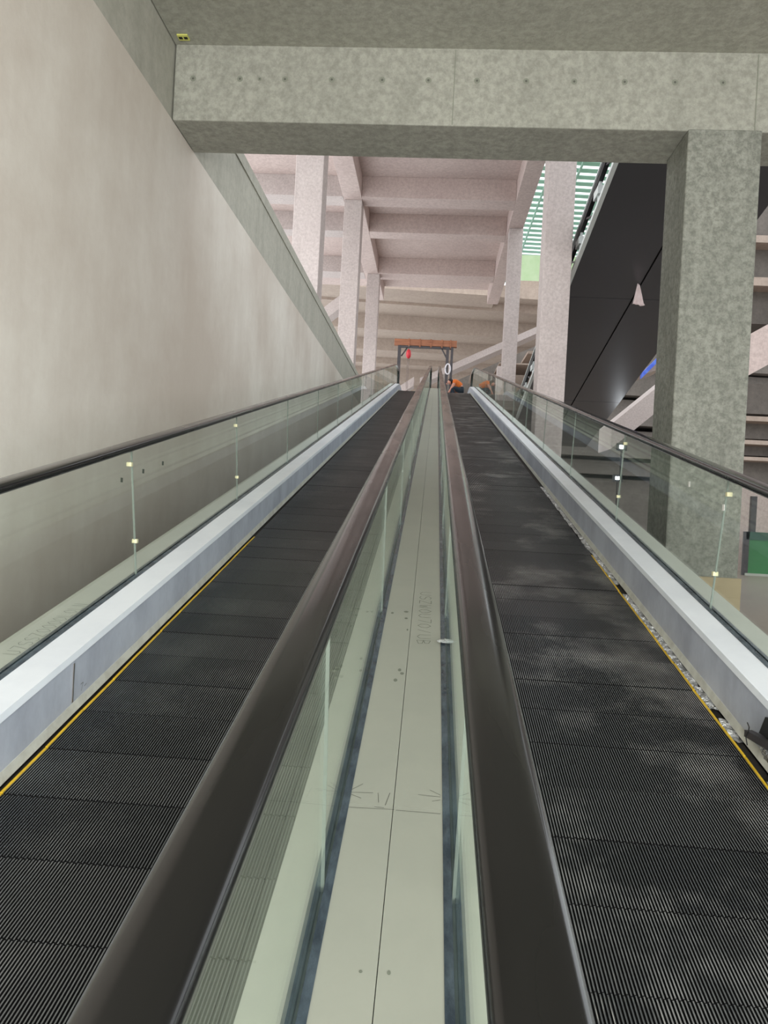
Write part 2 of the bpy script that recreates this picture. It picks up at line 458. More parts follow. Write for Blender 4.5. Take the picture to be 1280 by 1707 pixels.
tl = travelator('left', (-.8, 1.0, -1.5), 'left moving walkway beside the plaster wall with a bare black strip along its skirt',
                -1.472, -.209, -.808, 1.195, 1.307, -1.63, -.0580, -.323, -1.318, -.30)
tr = travelator('right', (.735, 1.0, -1.5), 'right moving walkway with dusty pallets and crumpled silver film along its skirt',
                1.39, .1085, .716, 1.195, 1.307, 1.522, -.0560, .215, 1.245, .235)

# crumpled film in the gap of the right walkway
def film(x0, x1, ya, yb, parent, amp=.010):
    mb = MB(); ny, nx = int((yb - ya) / .012), 6
    idx = {}
    for j in range(ny + 1):
        y = ya + (yb - ya) * j / ny
        for i in range(nx + 1):
            x = x0 + (x1 - x0) * i / nx
            z = pz(y) - 1.442 + amp * (noise.noise(Vector((x * 22, y * 45, 1.3))) + .5 * noise.noise(Vector((x * 60, y * 110, 4)))) + .004
            idx[i, j] = len(mb.v); mb.v.append((x + .003 * noise.noise(Vector((y * 40, x, 7))), y, z))
    for j in range(ny):
        for i in range(nx):
            mb.f.append((idx[i, j], idx[i + 1, j], idx[i + 1, j + 1], idx[i, j + 1])); mb.mi.append(0)
    o = mb.build('crumpled_film', M['foil'], parent)
    md = o.modifiers.new('thick', 'SOLIDIFY'); md.thickness = .0006
    return o
for ya, yb in ((1.75, 1.97), (2.02, 2.12), (2.16, 2.62), (2.9, 3.05), (3.15, 4.6), (4.8, 8.2)):
    film(1.205, 1.244, ya, yb, tr, .016)

# right skirt: dark clamp with crumpled film below
cl = empty('skirt_clamp', (1.25, 2.72, -.78), 'dark metal clamp on the right skirt at the picture edge above crumpled silver film', 'clamp')
pt = lambda y, D, x: (x - .0175, y, pz(y) - D)
mb = MB().hexa([pt(2.58, 1.315, 1.225), pt(2.58, 1.315, 1.260), pt(2.83, 1.385, 1.260), pt(2.83, 1.385, 1.232), pt(2.58, 1.285, 1.225), pt(2.58, 1.285, 1.260), pt(2.83, 1.360, 1.260), pt(2.83, 1.360, 1.232)])
mb.build('clamp_bar', M['dark_steel'], cl)
MB().hexa([pt(2.58, 1.284, 1.238), pt(2.58, 1.284, 1.260), pt(2.73, 1.320, 1.260), pt(2.73, 1.320, 1.240), pt(2.58, 1.215, 1.246), pt(2.58, 1.215, 1.260), pt(2.71, 1.252, 1.260), pt(2.71, 1.252, 1.250)]).build('clamp_wedge', M['black'], cl)
MB().tube([pt(2.84, 1.338, 1.246), pt(2.80, 1.335, 1.236), pt(2.785, 1.345, 1.228), pt(2.80, 1.372, 1.226), pt(2.785, 1.395, 1.226)], .0022, 6).build('wire', M['black'], cl)
def puff(c, r, name, mat, parent, seed=0, amp=.35, flat=(1, 1, 1)):
    bm = bmesh.new(); bmesh.ops.create_icosphere(bm, subdivisions=3, radius=1)
    mb = MB(); 
    for v in bm.verts:
        d = v.co.normalized(); k = 1 + amp * noise.noise(d * 2.6 + Vector((seed, 0, 0))) + amp * .6 * noise.noise(d * 7 + Vector((0, seed, 0)))
        v.co = Vector((d.x * flat[0], d.y * flat[1], d.z * flat[2])) * r * k + Vector(c)
    bm.verts.ensure_lookup_table()
    mb.v = [tuple(v.co) for v in bm.verts]; mb.f = [tuple(v.index for v in f.verts) for f in bm.faces]; mb.mi = [0] * len(mb.f); bm.free()
    return mb.build(name, mat, parent)
puff(pt(2.66, 1.352, 1.246), .05, 'crumpled_film', M['foil'], cl, 3, .5, (.2, 1.0, .62))

# ---------------------------------------------------------------- marks on the cover plates and decks
GLYPH = {'U': [[(0, 1), (0, .2), (.3, 0), (.6, .2), (.6, 1)]], 'S': [[(.6, .9), (.3, 1), (0, .8), (.1, .55), (.55, .42), (.6, .15), (.3, 0), (0, .1)]],
 'Z': [[(0, 1), (.6, 1), (0, 0), (.6, 0)]], 'W': [[(0, 1), (.15, 0), (.3, .7), (.45, 0), (.6, 1)]], '0': [[(.3, 1), (0, .7), (0, .3), (.3, 0), (.6, .3), (.6, .7), (.3, 1)]],
 '7': [[(0, 1), (.6, 1), (.2, 0)]], '/': [[(.5, 1), (.1, 0)]], '1': [[(.3, 1), (.3, 0)]], 'L': [[(0, 1), (0, 0), (.55, 0)]], 'N': [[(0, 0), (0, 1), (.5, 0), (.5, 1)]],
 '-': [[(0, .3), (.6, .4)]], 'B': [[(0, 0), (0, 1), (.4, .9), (.45, .6), (0, .5), (.5, .4), (.5, .1), (0, 0)]]}
def writing(text, fn, h, adv, parent, wd=.0016, mat='mark', label=None):
    """fn(u, v) -> point on the surface; u runs along the line of writing, v up the letters"""
    mb = MB()
    for i, ch in enumerate(text):
        for st in GLYPH.get(ch, []):
            for a, b in zip(st[:-1], st[1:]):
                j = lambda p: (p[0] + .06 * noise.noise(Vector((i * 3.1, p[0] * 5, p[1] * 5))), p[1] + .06 * noise.noise(Vector((p[1] * 5, i * 2.3, 9))))
                (ax, ay), (bx, by) = j(a), j(b)
                A = Vector((i * adv + ax * adv * 1.1, ay * h)); B = Vector((i * adv + bx * adv * 1.1, by * h))
                d = (B - A); 
                if d.length < 1e-6: continue
                n = Vector((-d.y, d.x)).normalized() * wd * .5
                mb.poly([fn(*(A + n)), fn(*(A - n)), fn(*(B - n)), fn(*(B + n))])
    o = mb.build('handwriting', M[mat], parent)
    if label: o['label'] = label
    return o
def surf(x, y, D): return (x, y, pz(y) - D + .0008)
# text down the right cover plate, letters lie across the plate
writing('USZW0U70/UB', lambda u, v: surf(-.024 + v, 4.02 - u, 1.307), .062, .067, tr, .0028, label='faint pen writing on the cover plate')
writing('U7SSZ0000L0LN', lambda u, v: surf(-1.505 - v, 2.68 + u, 1.195), .06, .044, tl, .0022, label='faint pen writing on the outer deck')
# "7-" on the left skirt
writing('7-', lambda u, v: (-1.3150, 2.80 + u, pz(2.80 + u) - 1.375 + v), .028, .03, tl, .002, 'scratch')
def smudge(px, py, w, l, parent, D=1.307, mat='smudge', rot=0):
    c = on_deck(px, py, D); mb = MB(); n = 14; pts = []
    for k in range(n):
        a = 2 * math.pi * k / n
        r = 1 + .18 * noise.noise(Vector((px, k * .7, py)))
        pts.append(surf(c.x + w * r * math.cos(a), c.y + l * r * math.sin(a), D))
    mb.poly(pts); mb.build('smudge', M[mat], parent)
for px, py, w, l in ((654, 1022, .007, .012), (677, 1020, .012, .012), (677, 1031, .008, .012), (666, 1117, .007, .014), (670, 1123, .008, .012), (659, 1134, .008, .014), (679, 1050, .004, .012),
                     (601, 1620, .004, .004), (648, 1622, .004, .006)):
    smudge(px, py, w, l, tl if px < 680 else tr)
for px, py, w, l in ((585, 1017, .010, .012), (578, 1028, .008, .012), (560, 1113, .006, .012), (556, 1119, .009, .012), (560, 1130, .006, .012), (612, 1020, .006, .012), (602, 1098, .006, .012), (601, 1118, .006, .012)):
    smudge(px, py, w, l, tl)
def line_on(p, q, D, parent, wd=.0012, mat='scratch'):
    a, b = on_deck(*p, D), on_deck(*q, D); d = (b - a); n = Vector((-d.y, d.x, 0)).normalized() * wd * .5
    mb = MB(); mb.poly([surf(*(a + n).xy, D), surf(*(a - n).xy, D), surf(*(b - n).xy, D), surf(*(b + n).xy, D)])
    mb.build('scratch', M[mat], parent)
for p, q in (((583, 1318), (605, 1307)), ((583, 1321), (622, 1322)), ((582, 1323), (602, 1331)), ((560, 1317), (538, 1305)), ((560, 1320), (530, 1318)), ((630, 1322), (631, 1338)), ((650, 1322), (642, 1343)), ((624, 1345), (640, 1347)), ((566, 1345), (657, 1350))):
    line_on(p, q, 1.307, tl)
for p, q in (((716, 1317), (734, 1326)), ((697, 1325), (734, 1329)), ((720, 1336), (734, 1334)), ((764, 1328), (781, 1323)), ((764, 1332), (792, 1335)), ((764, 1337), (783, 1343)), ((660, 1351), (734, 1357))):
    line_on(p, q, 1.307, tr)
# torn clear film around the right inner glass line
puff((.1085, 3.33, pz(3.33) - 1.295), .022, 'torn_film', M['foil'], tr, 5, .6, (1.5, 1.2, .4))
# stickers on glass
for y, D in ((3.58, .665), (4.06, .64)):
    for q in (0,):
        MB().box(1.3825, 1.384, y - .012, y + .012, pz(y) - D - .03, pz(y) - D).build('sticker', M['sticker'], tr)
for y in (3.44, 3.70, 3.97):
    MB().box(-1.4665, -1.465, y - .012, y + .012, pz(y) - .68, pz(y) - .658).build('sticker', M['dark_sticker'], tl)
# vertical joint on the left skirt
MB().box(-1.3172, -1.3155, 2.735, 2.745, pz(2.74) - 1.39, pz(2.74) - 1.24).build('skirt_joint', M['rail_trim'], tl)

# ---------------------------------------------------------------- room shell around the camera
S = 'structure'
XW = -2.64
ZC, ZB, ZT = 4.30, 3.585, 4.46
tag(box_obj('floor', (XW, 60, -9, 90, -2.5, -2.2), M['floor']), kind=S)
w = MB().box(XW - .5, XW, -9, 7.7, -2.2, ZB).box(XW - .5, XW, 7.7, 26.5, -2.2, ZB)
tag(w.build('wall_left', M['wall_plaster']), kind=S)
tag(box_obj('trim_1', (XW - .5, XW - .012, -9, 26.5, ZB, ZT), M['wall_band']), 'pale concrete band along the top of the left wall', kind=S)
tag(box_obj('trim_2', (XW - .5, XW + .004, 7.72, 26.5, ZC + .02, ZT + .02), M['wall_band']), kind=S)
tag(box_obj('ceiling', (XW, 13, -1.0, 6.94, ZC, ZC + .35), M['soffit_concrete']), kind=S)
bmn = box_obj('concrete_beam', (XW, 13.0, 6.94, 7.60, ZB, ZC + .35), M['front_concrete'], bevel=.012)
tag(bmn, 'wide grey concrete beam spanning the picture under the ceiling, with a row of tie holes', 'beam')
# tie holes on the beam face
for px in (322, 400, 433, 475, 553, 637, 714, 795, 877, 957, 1041, 1125, 1205):
    py = 131 + (px - 322) * .008
    d = ray(px, py); t = 6.94 / d.y; x, z = d.x * t, d.z * t
    mb = MB(); n = 14
    r0, r1 = (.028, .011) if px != 433 else (.02, .008)
    k = [(x + r0 * math.cos(2 * math.pi * q / n), 6.938, z + r0 * math.sin(2 * math.pi * q / n)) for q in range(n)]
    mb.poly(k, 0)
    k2 = [(x + r1 * math.cos(2 * math.pi * q / n), 6.9365, z + r1 * math.sin(2 * math.pi * q / n)) for q in range(n)]
    mb.poly(k2, 1)
    mb.build('tie_hole', [M['stain_ring'], M['hole']], bmn)
# formwork joint lines on the beam
for px in (757, 1262):
    d = ray(px, 140); t = 6.94 / d.y
    box_obj('board_joint', (d.x * t - .004, d.x * t + .004, 6.936, 6.945, ZB + .01, ZC - .01), M['stain_ring'], bmn)

# yellow socket on the ceiling
d = ray(305, 60); t = ZC / d.z; c = d * t
sb = empty('junction_box', (c.x, c.y, ZC - .03), 'small yellow junction box with two dark holes in the ceiling corner', 'junction box')
box_obj('box_body', (c.x - .05, c.x + .05, c.y - .03, c.y + .05, ZC - .012, ZC), M['yellow_box'], sb)
for q in (-.024, .024):
    box_obj('socket_hole', (c.x + q - .017, c.x + q + .017, c.y - .005, c.y + .028, ZC - .014, ZC - .002), M['gap'], sb)

def column(x0, x1, y0, y1, z0, z1, mat, label, group='concrete columns'):
    return tag(box_obj('concrete_column', (x0, x1, y0, y1, z0, z1), mat, bevel=.015), label, 'column', group)
near = column(2.172, 2.829, 6.90, 7.52, -2.2, ZB, M['column_concrete'], 'big grey-green concrete column right of the right walkway, carrying the wide beam')
column(-3.80, -3.09, 18.5, 19.2, -2.2, 11.3, M['pale_concrete'], 'pale concrete column nearest behind the left wall, leftmost of the columns')
column(-3.72, -3.07, 27.3, 28.0, -2.2, 11.3, M['pale_concrete'], 'pale column under the left ceiling girder, second from the left')
column(-3.60, -2.99, 35.9, 36.5, -2.2, 11.3, M['pale_concrete'], 'narrow pale column farthest along the left girder, just left of the hoist frame')
column(2.46, 3.13, 18.2, 18.9, -2.2, 11.3, M['pale_concrete'], 'tall pinkish column standing just left of the dark cladding')
column(2.6, 3.14, 29.6, 30.2, -2.2, 11.3, M['pale_concrete'], 'slim speckled column in front of the green screen, right of the ceiling ribs')
column(3.15, 3.62, 38.6, 39.2, -2.2, 7.6, M['pale_concrete'], 'short pale column at the upper end of the sloping stair slab')
# board round the foot of the near column
tag(box_obj('protection_board', (2.15, 2.85, 6.872, 6.898, -2.2, -.48), M['tan']), 'tan protection board at the foot of the big grey-green column', 'board')

# ---------------------------------------------------------------- upper slab, girders, ribs
def girder(b, label): return tag(box_obj('concrete_girder', b, M['pink_concrete'], bevel=.01), label, 'girder', 'concrete girders under the upper slab')
ZS = 12.07
tag(box_obj('trim_3', (-8.2, 3.15, 9.5, 40.5, ZS, ZS + .4), M['pink_concrete']), 'pinkish upper concrete slab', kind=S)
girder((-3.75, -3.07, 9.5, 40.5, 11.3, ZS), 'left ceiling girder running away above the pale columns')
girder((2.55, 3.13, 9.5, 40.5, 11.3, ZS), 'right ceiling girder running away beside the green roof')
for y0, y1, zb, nm in ((21.0, 21.6, 11.3, None), (27.05, 27.9, 11.3, 'nearest'), (30.45, 31.2, 11.3, 'middle'), (35.8, 36.8, 11.3, 'farthest')):
    if nm is None: continue
    tag(box_obj('ceiling_rib', (-3.065, 2.545, y0, y1, zb, ZS), M['pink_concrete'], bevel=.01), '%s concrete rib crossing between the two ceiling girders' % nm, 'rib', 'ribs between the girders')
    tag(box_obj('ceiling_rib', (-8.2, -3.755, y0, y1, zb, ZS), M['pale_concrete'], bevel=.01), '%s ceiling rib left of the left girder, behind the leftmost column' % nm, 'rib', 'ribs left of the left girder')

# ---------------------------------------------------------------- far seating tiers beyond the ribs
def tiers(name, label, rows, x0, x1, shear, mat, pxref=715, dark=None):
    """rows: (y_top_px, y_bot_px, Y) of each upright face; steps run along X with a skew"""
    t = empty(name, (x0, rows[0][2], 0), label, 'seating stand')
    for a, b, Y in rows:
        X1 = x1; x1 = min(x1, 3.3) if a == 440 else x1
        zt, zb = (849 - a) / F * Y, (849 - b) / F * Y
        xr = lambda x, y: y + shear * x
        d = 5.2
        mb = MB().hexa([(x0, xr(x0, Y), zb), (x1, xr(x1, Y), zb), (x1, xr(x1, Y + d), zb + .15), (x0, xr(x0, Y + d), zb + .15),
                        (x0, xr(x0, Y), zt), (x1, xr(x1, Y), zt), (x1, xr(x1, Y + d), zt + .8), (x0, xr(x0, Y + d), zt + .8)])
        mb.build('tier_step', mat, t); x1 = X1
    a, b, Y = rows[-1]
    for x in (x0 + .5, x0 + 5.5) if x0 < 0 else (x1 - 1.5,):
        box_obj('pillar', (x, x + .8, Y + shear * x + 3, Y + shear * x + 3.8, -2.2, (849 - b) / F * Y + .3), mat, t)
    return t
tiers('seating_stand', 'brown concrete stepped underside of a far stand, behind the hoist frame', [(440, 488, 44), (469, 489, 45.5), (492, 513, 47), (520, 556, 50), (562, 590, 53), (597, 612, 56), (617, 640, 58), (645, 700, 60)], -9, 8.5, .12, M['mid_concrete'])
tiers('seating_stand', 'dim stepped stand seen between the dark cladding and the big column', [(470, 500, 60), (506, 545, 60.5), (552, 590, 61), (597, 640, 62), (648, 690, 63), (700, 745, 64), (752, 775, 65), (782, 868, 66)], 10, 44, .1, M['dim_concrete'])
# bright ledge strip + green screen and slim roof
tag(box_obj('trim_4', (5.5, 30, 58.8, 59.4, 17.75, 18.35), M['mid_concrete']), 'pale ledge under the green screen', kind=S)
tag(box_obj('green_screen', (5.5, 13, 58.9, 59.1, 18.36, 20.4), M['fence_leaf']), 'bright yellow-green screen on the far ledge between two columns', 'screen')

rt = empty('slatted_roof', (14, 60, 24), 'green translucent slatted roof over the open area, left of the dark cladding', 'roof')
for k in range(30):
    Y = 50 + k * 1.15; z = 25.4 + .02 * k
    MB().hexa([(3.6, Y, z), (26, Y + 1.6, z), (26, Y + 2.3, z + .05), (3.6, Y + .7, z + .05), (3.6, Y, z + .06), (26, Y + 1.6, z + .06), (26, Y + 2.3, z + .11), (3.6, Y + .7, z + .11)]).build('roof_slat', M['canopy'], rt)
for x in (7.5, 9.6, 12.0, 14.4, 17):
    MB().box(x, x + .12, 50, 86, 25.15, 25.35).build('roof_purlin', M['canopy'], rt)

# sloping slabs
def sloped(name, label, p, q, w, th, mat, cat='slab', parent=None):
    """a slab along X from p to q (x, z) between depths y and y+w"""
    (x0, y, z0), (x1, _, z1) = p, q
    o = MB().hexa([(x0, y, z0 - th), (x1, y, z1 - th), (x1, y + w, z1 - th), (x0, y + w, z0 - th), (x0, y, z0), (x1, y, z1), (x1, y + w, z1), (x0, y + w, z0)]).build(name, mat, parent)
    return tag(o, label, cat) if parent is None else o
def at(px, py, Y):
    d = ray(px, py); t = Y / d.y; return Vector((d.x * t, Y, d.z * t))
a, b = at(700, 630, 41), at(905, 540, 41)
sloped('stair_slab', 'pale sloping stair slab rising right behind the hoist frame', tuple(a), tuple(b), 1.6, .38, M['pale_concrete'])
du = empty('under_stair', (4, 44, 0), 'dark ledges in the hollow under the pale sloping stair slab', 'ledges')
a, b, c, d = at(735, 650, 46.5), at(930, 650, 46.5), at(930, 560, 46.5), at(735, 646, 46.5)
MB().hexa([(a.x, 46.5, 2), (b.x, 46.5, 2), (b.x, 47, 2), (a.x, 47, 2), (d.x, 46.5, d.z), (c.x, 46.5, c.z), (c.x, 47, c.z), (d.x, 47, d.z)]).build('back_wall', M['dim_concrete'], du)
for px, y0, y1 in ((880, 585, 591), (832, 604, 610), (785, 622, 628)):
    a, b = at(px, y0, 43), at(925, y1, 43)
    box_obj('ledge', (a.x, b.x, 43, 46.4, b.z, a.z), M['mid_concrete'], du)
a, b = at(640, 660, 41.5), at(690, 628, 41.5)
sloped('stair_slab', 'low end of a pale sloping slab between left handrail and centre plates', tuple(a), tuple(b), 1.0, .5, M['pale_concrete'])
a, b = at(540, 512, 34), at(572, 488, 34)
sloped('stair_slab', 'small pale sloping slab seen between the two leftmost columns', tuple(a), tuple(b), 1.0, .62, M['pale_concrete'])

# upper landing
tag(box_obj('floor_upper_landing', (-2.58, 3.4, 28.95, 40, pz(30) - 1.44 - .35, pz(30) - 1.44), M['floor']), kind=S)

# ---------------------------------------------------------------- dark clad escalator descending away on the right
C0 = 10.1
def dz(y): return -SL * y
def desc(mb, prof, y0, y1, mi=0):
    return mb.rings([[(x, y, z + dz(y)) for x, z in prof] for y in (y0, y1)], mi=mi)
XA, XS, XB = .331 * C0, .503 * C0, .666 * C0
ce = empty('clad_escalator', (XS, 9.0, 3), 'dark grey clad underside of an escalator descending behind the big column', 'escalator')
segs = [8.2, 14.0, 20.0, 27.5, 33]
for i in range(4):
    y0, y1 = segs[i] + .012, segs[i + 1] - .012
    desc(MB(), [(XA, C0), (XS - .022, C0), (XS - .022, C0 + .05), (XA, C0 + .05)], y0, y1).build('bottom_panel', M['panel_dark'], ce)
    desc(MB(), [(XS + .022, C0), (XB, C0), (XB, C0 + .05), (XS + .022, C0 + .05)], y0, y1).build('bottom_panel', M['panel_dark'], ce)
desc(MB(), [(XA + .25, C0 + .06), (XB, C0 + .06), (XB, C0 + 1.1), (XA + .25, C0 + 1.1)], 8.2, 33).build('truss_core', M['seam'], ce)
desc(MB(), [(XA - .10, C0 + .0), (XA - .004, C0 + .0), (XA - .004, C0 + .10), (XA - .10, C0 + .10)], 8.2, 33).build('edge_flange', M['white_steel'], ce)
desc(MB(), [(XA - .04, C0 + .72), (XA + .06, C0 + .72), (XA + .06, C0 + .88), (XA - .04, C0 + .88)], 8.2, 33).build('upper_chord', M['black'], ce)
desc(MB(), [(XA - .07, C0 + .885), (XA + .03, C0 + .885), (XA + .03, C0 + .93), (XA - .07, C0 + .93)], 8.2, 33).build('edge_flange', M['white_steel'], ce)
for k in range(13):
    y = 8.8 + k * 1.9
    q = lambda x0, x1, ya, za, yb, zb, w: [(x0, ya, C0 + za + dz(ya)), (x1, ya, C0 + za + dz(ya)), (x1, ya + w, C0 + za + dz(ya)), (x0, ya + w, C0 + za + dz(ya)),
                                 (x0, yb, C0 + zb + dz(yb)), (x1, yb, C0 + zb + dz(yb)), (x1, yb + w, C0 + zb + dz(yb)), (x0, yb + w, C0 + zb + dz(yb))]
    MB().hexa(q(XA - .02, XA + .04, y, .10, y, .72, .12)).build('upright', M['white_steel'], ce)
    MB().hexa(q(XA - .01, XA + .03, y + .12, .10, y + 1.3, .72, .14)).build('diagonal', M['dark_steel'], ce)
    MB().box(XA - .06, XA + .05, y - .1, y + .35, C0 + .42 + dz(y), C0 + .6 + dz(y)).build('bracket', M['white_steel'], ce)

box_obj('support_pillar', (4.8, 5.1, 31.8, 32.2, -2.2, C0 - SL * 32.2 - .01), M['dim_concrete'], ce)

# cloth hanging from the seam
d = ray(1064, 474); t = (C0 - .02) / (d.z + SL * d.y); c = d * t
mb = MB(); rows = 10; colsn = 8; idx = {}
for j in range(rows + 1):
    v = j / rows
    for i in range(colsn + 1):
        u = i / colsn - .5
        x = c.x + u * (.06 + .22 * v) + (.02 if v > .9 and u > .3 else 0)
        z = c.z - v * .54 - .02 * math.sin(u * 5)
        y = c.y - .02 - .04 * v * (1 + math.sin(u * 14 + 1))
        idx[i, j] = len(mb.v); mb.v.append((x, y, z))
for j in range(rows):
    for i in range(colsn):
        mb.f.append((idx[i, j], idx[i + 1, j], idx[i + 1, j + 1], idx[i, j + 1])); mb.mi.append(0)
o = mb.build('hanging_cloth', M['cloth'], smooth=True); md = o.modifiers.new('thick', 'SOLIDIFY'); md.thickness = .006
tag(o, 'small pale pink cloth hanging from the seam of the dark cladding', 'cloth')

# ---------------------------------------------------------------- right background
a, b = at(1020, 706, 34), at(1100, 640, 34)
sloped('ramp_slab', 'pale curved ramp slab left of the big column below the dark cladding', (a.x, 34, a.z), (b.x + .6, 34, b.z + .5), 2.5, 1.15, M['pale_concrete'])
a, b = at(1052, 620, 38), at(1110, 600, 38)
sloped('ramp_slab', 'thin pale slab edge under the blue tarp', tuple(a), tuple(b), 2.5, .35, M['mid_concrete'])
a, b = at(1070, 622, 37.6), at(1106, 586, 37.6)
sloped('tarp', 'strip of blue tarp beside the big column below the dark cladding', (a.x, 37.6, a.z), (b.x, 37.6, b.z), .3, .25, M['blue'], 'tarp')
# beams right of the near column
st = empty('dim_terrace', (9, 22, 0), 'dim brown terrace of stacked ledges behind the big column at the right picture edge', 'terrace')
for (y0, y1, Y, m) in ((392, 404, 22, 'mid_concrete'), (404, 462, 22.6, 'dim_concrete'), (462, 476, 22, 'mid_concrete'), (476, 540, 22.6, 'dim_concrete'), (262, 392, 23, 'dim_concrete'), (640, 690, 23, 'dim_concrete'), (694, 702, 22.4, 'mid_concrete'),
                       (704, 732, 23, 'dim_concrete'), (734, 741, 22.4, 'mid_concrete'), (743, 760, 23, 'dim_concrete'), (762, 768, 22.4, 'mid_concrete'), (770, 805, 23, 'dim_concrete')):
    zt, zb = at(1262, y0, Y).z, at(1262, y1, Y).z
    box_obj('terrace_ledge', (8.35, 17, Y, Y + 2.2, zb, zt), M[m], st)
for x in (9.0, 13.0, 16.4):
    box_obj('pillar', (x, x + .5, 24.3, 24.8, -2.2, 1.5), M['dim_concrete'], st)
a, b = at(1225, 600, 21), at(1300, 568, 21)
sloped('ramp_slab', 'pink sloping concrete beam right of the big column at the picture edge', (a.x, 21, a.z + .5), (b.x + 2, 21, b.z + 1.9), .7, 1.15, M['pink_concrete'])
# pink wall and dark post beyond, green hoarding
tag(box_obj('trim_5', (13.2, 26, 37, 37.3, -2.2, 2.2), M['pink_concrete']), 'pink wall behind the green hoarding', kind=S)
tag(box_obj('steel_post', (14.95, 15.2, 35.4, 35.6, -2.2, 1.4), M['dark_steel']), 'dark steel post behind the green hoarding at the right picture edge', 'post')
gh = empty('site_hoarding', (16.5, 34, -2.2), 'green site hoarding standing on the lower floor beside the big column foot', 'hoarding')
box_obj('panel', (14.35, 20, 34, 34.06, -2.12, -.6), M['green_panel'], gh)
box_obj('top_band', (14.2, 20, 33.97, 34.1, -.6, -.25), M['green_trim'], gh)
box_obj('side_post', (14.1, 14.34, 33.97, 34.1, -2.2, -.25), M['dark_steel'], gh)
box_obj('base_rail', (14.2, 20, 33.9, 34.1, -2.2, -2.1), M['outer_deck'], gh)
# work lamps behind the right glass
for px, py, lb in ((1037, 745, 'bright white work lamp seen through the right glass, upper of two'), (1030, 797, 'bright white work lamp seen through the right glass, lower of two')):
    p = at(px, py, 30 if py < 770 else 31.5)
    wl = empty('work_lamp', (p.x, p.y, -2.2), lb, 'lamp', 'work lamps under the far stand')
    box_obj('lamp_housing', (p.x - .2, p.x + .2, p.y + .03, p.y + .15, p.z - .15, p.z + .15), M['black'], wl)
    box_obj('lamp_glass', (p.x - .09, p.x + .09, p.y, p.y + .028, p.z - .06, p.z + .06), M['lamp'], wl)
    MB().tube([(p.x, p.y + .1, -2.2), (p.x, p.y + .1, p.z - .14)], .025).build('pole', M['black'], wl)
    MB().box(p.x - .3, p.x + .3, p.y - .2, p.y + .4, -2.2, -2.15).build('foot_plate', M['black'], wl)

# ---------------------------------------------------------------- hoist frame at the top landing
ZL = pz(30) - 1.44
hf = empty('hoist_frame', (-.5, 30.5, ZL), 'dark steel hoist frame with a timber crossbeam standing at the top landing', 'frame')
def post(x, w=.13): 
    return box_obj('post', (x - w / 2, x + w / 2, 30.43, 30.57, ZL, 6.78), M['dark_steel'], hf)
post(-1.56); post(.42, .12); post(.60, .10)
box_obj('crossbeam', (-1.78, .78, 30.40, 30.60, 6.68, 6.94), M['timber'], hf, bevel=.01)
box_obj('lower_chord', (-1.62, .62, 30.42, 30.58, 6.60, 6.67), M['dark_steel'], hf)
for x in (-1.2, -.75, -.3, .15, .5):
    box_obj('batten', (x, x + .05, 30.375, 30.40, 6.62, 6.96), M['timber'], hf)
for x0, x1 in ((-1.45, -1.25), (.36, .18)):
    MB().tube([(x0 - .02 * (1 if x0 < 0 else -1), 30.5, 6.25), (x1, 30.5, 6.6)], .03).build('brace', M['dark_steel'], hf)
ch = empty('chain_hoist', (-1.17, 30.35, ZL + .2), 'red chain hoist hanging from the left of the timber crossbeam', 'hoist')
hb = [(-1.17, 30.35, 6.52), (-1.17, 30.35, 6.44), (-1.17, 30.35, 6.3), (-1.17, 30.35, 6.18), (-1.17, 30.35, 6.12)]
MB().tube(hb, [.02, .085, .11, .085, .02], 12).build('hoist_body', M['red'], ch, smooth=True)
MB().tube([(-1.17, 30.35, 6.5), (-1.17, 30.35, 6.62), (-1.14, 30.35, 6.66)], .022).build('hook', M['chain'], ch)
for q in (-.03, .02):
    pts = [(-1.17 + q + .008 * math.sin(k), 30.35, 6.15 - k * .09) for k in range(18)]
    MB().tube(pts, .012, 6).build('chain', M['chain'], ch)
MB().tube([(-1.17, 30.35, ZL + .3), (-1.17, 30.35, ZL + .22), (-1.13, 30.35, ZL + .17), (-1.19, 30.35, ZL + .16)], .02).build('hook', M['chain'], ch)
ring = [(.46 + .10 * math.cos(2 * math.pi * k / 24), 30.33 + .01 * math.sin(k), 5.76 + .21 * math.sin(2 * math.pi * k / 24)) for k in range(25)]
tag(MB().tube(ring, .028, 8).build('rope_coil', M['rope_white'], smooth=True), 'white rope loop hanging on the right post of the hoist frame', 'rope')

# ---------------------------------------------------------------- crouching worker
def skin_obj(name, verts, edges, radii, mat, parent, root=0, sub=2):
    me = bpy.data.meshes.new(name); me.from_pydata([tuple(v) for v in verts], edges, [])
    me.materials.append(mat)
    o = bpy.data.objects.new(name, me); COL.objects.link(o)
    o.parent = parent
    sk = o.modifiers.new('skin', 'SKIN'); sk.use_smooth_shade = True
    lay = me.skin_vertices[0].data if me.skin_vertices else None
    if lay is None:
        bm = bmesh.new(); bm.from_mesh(me); bm.verts.layers.skin.verify(); bm.to_mesh(me); bm.free()
        lay = me.skin_vertices[0].data
    for i, r in enumerate(radii):
        lay[i].radius = r if isinstance(r, tuple) else (r, r); lay[i].use_root = (i == root)
    sb = o.modifiers.new('sub', 'SUBSURF'); sb.levels = sub; sb.render_levels = sub
    for p in me.polygons: p.use_smooth = True
    return o
PX, PY = .80, 29.45
pr = empty('person', (PX + .04, PY, ZL), 'worker in orange shirt and dark trousers crouching on the top landing, reaching down', 'person')
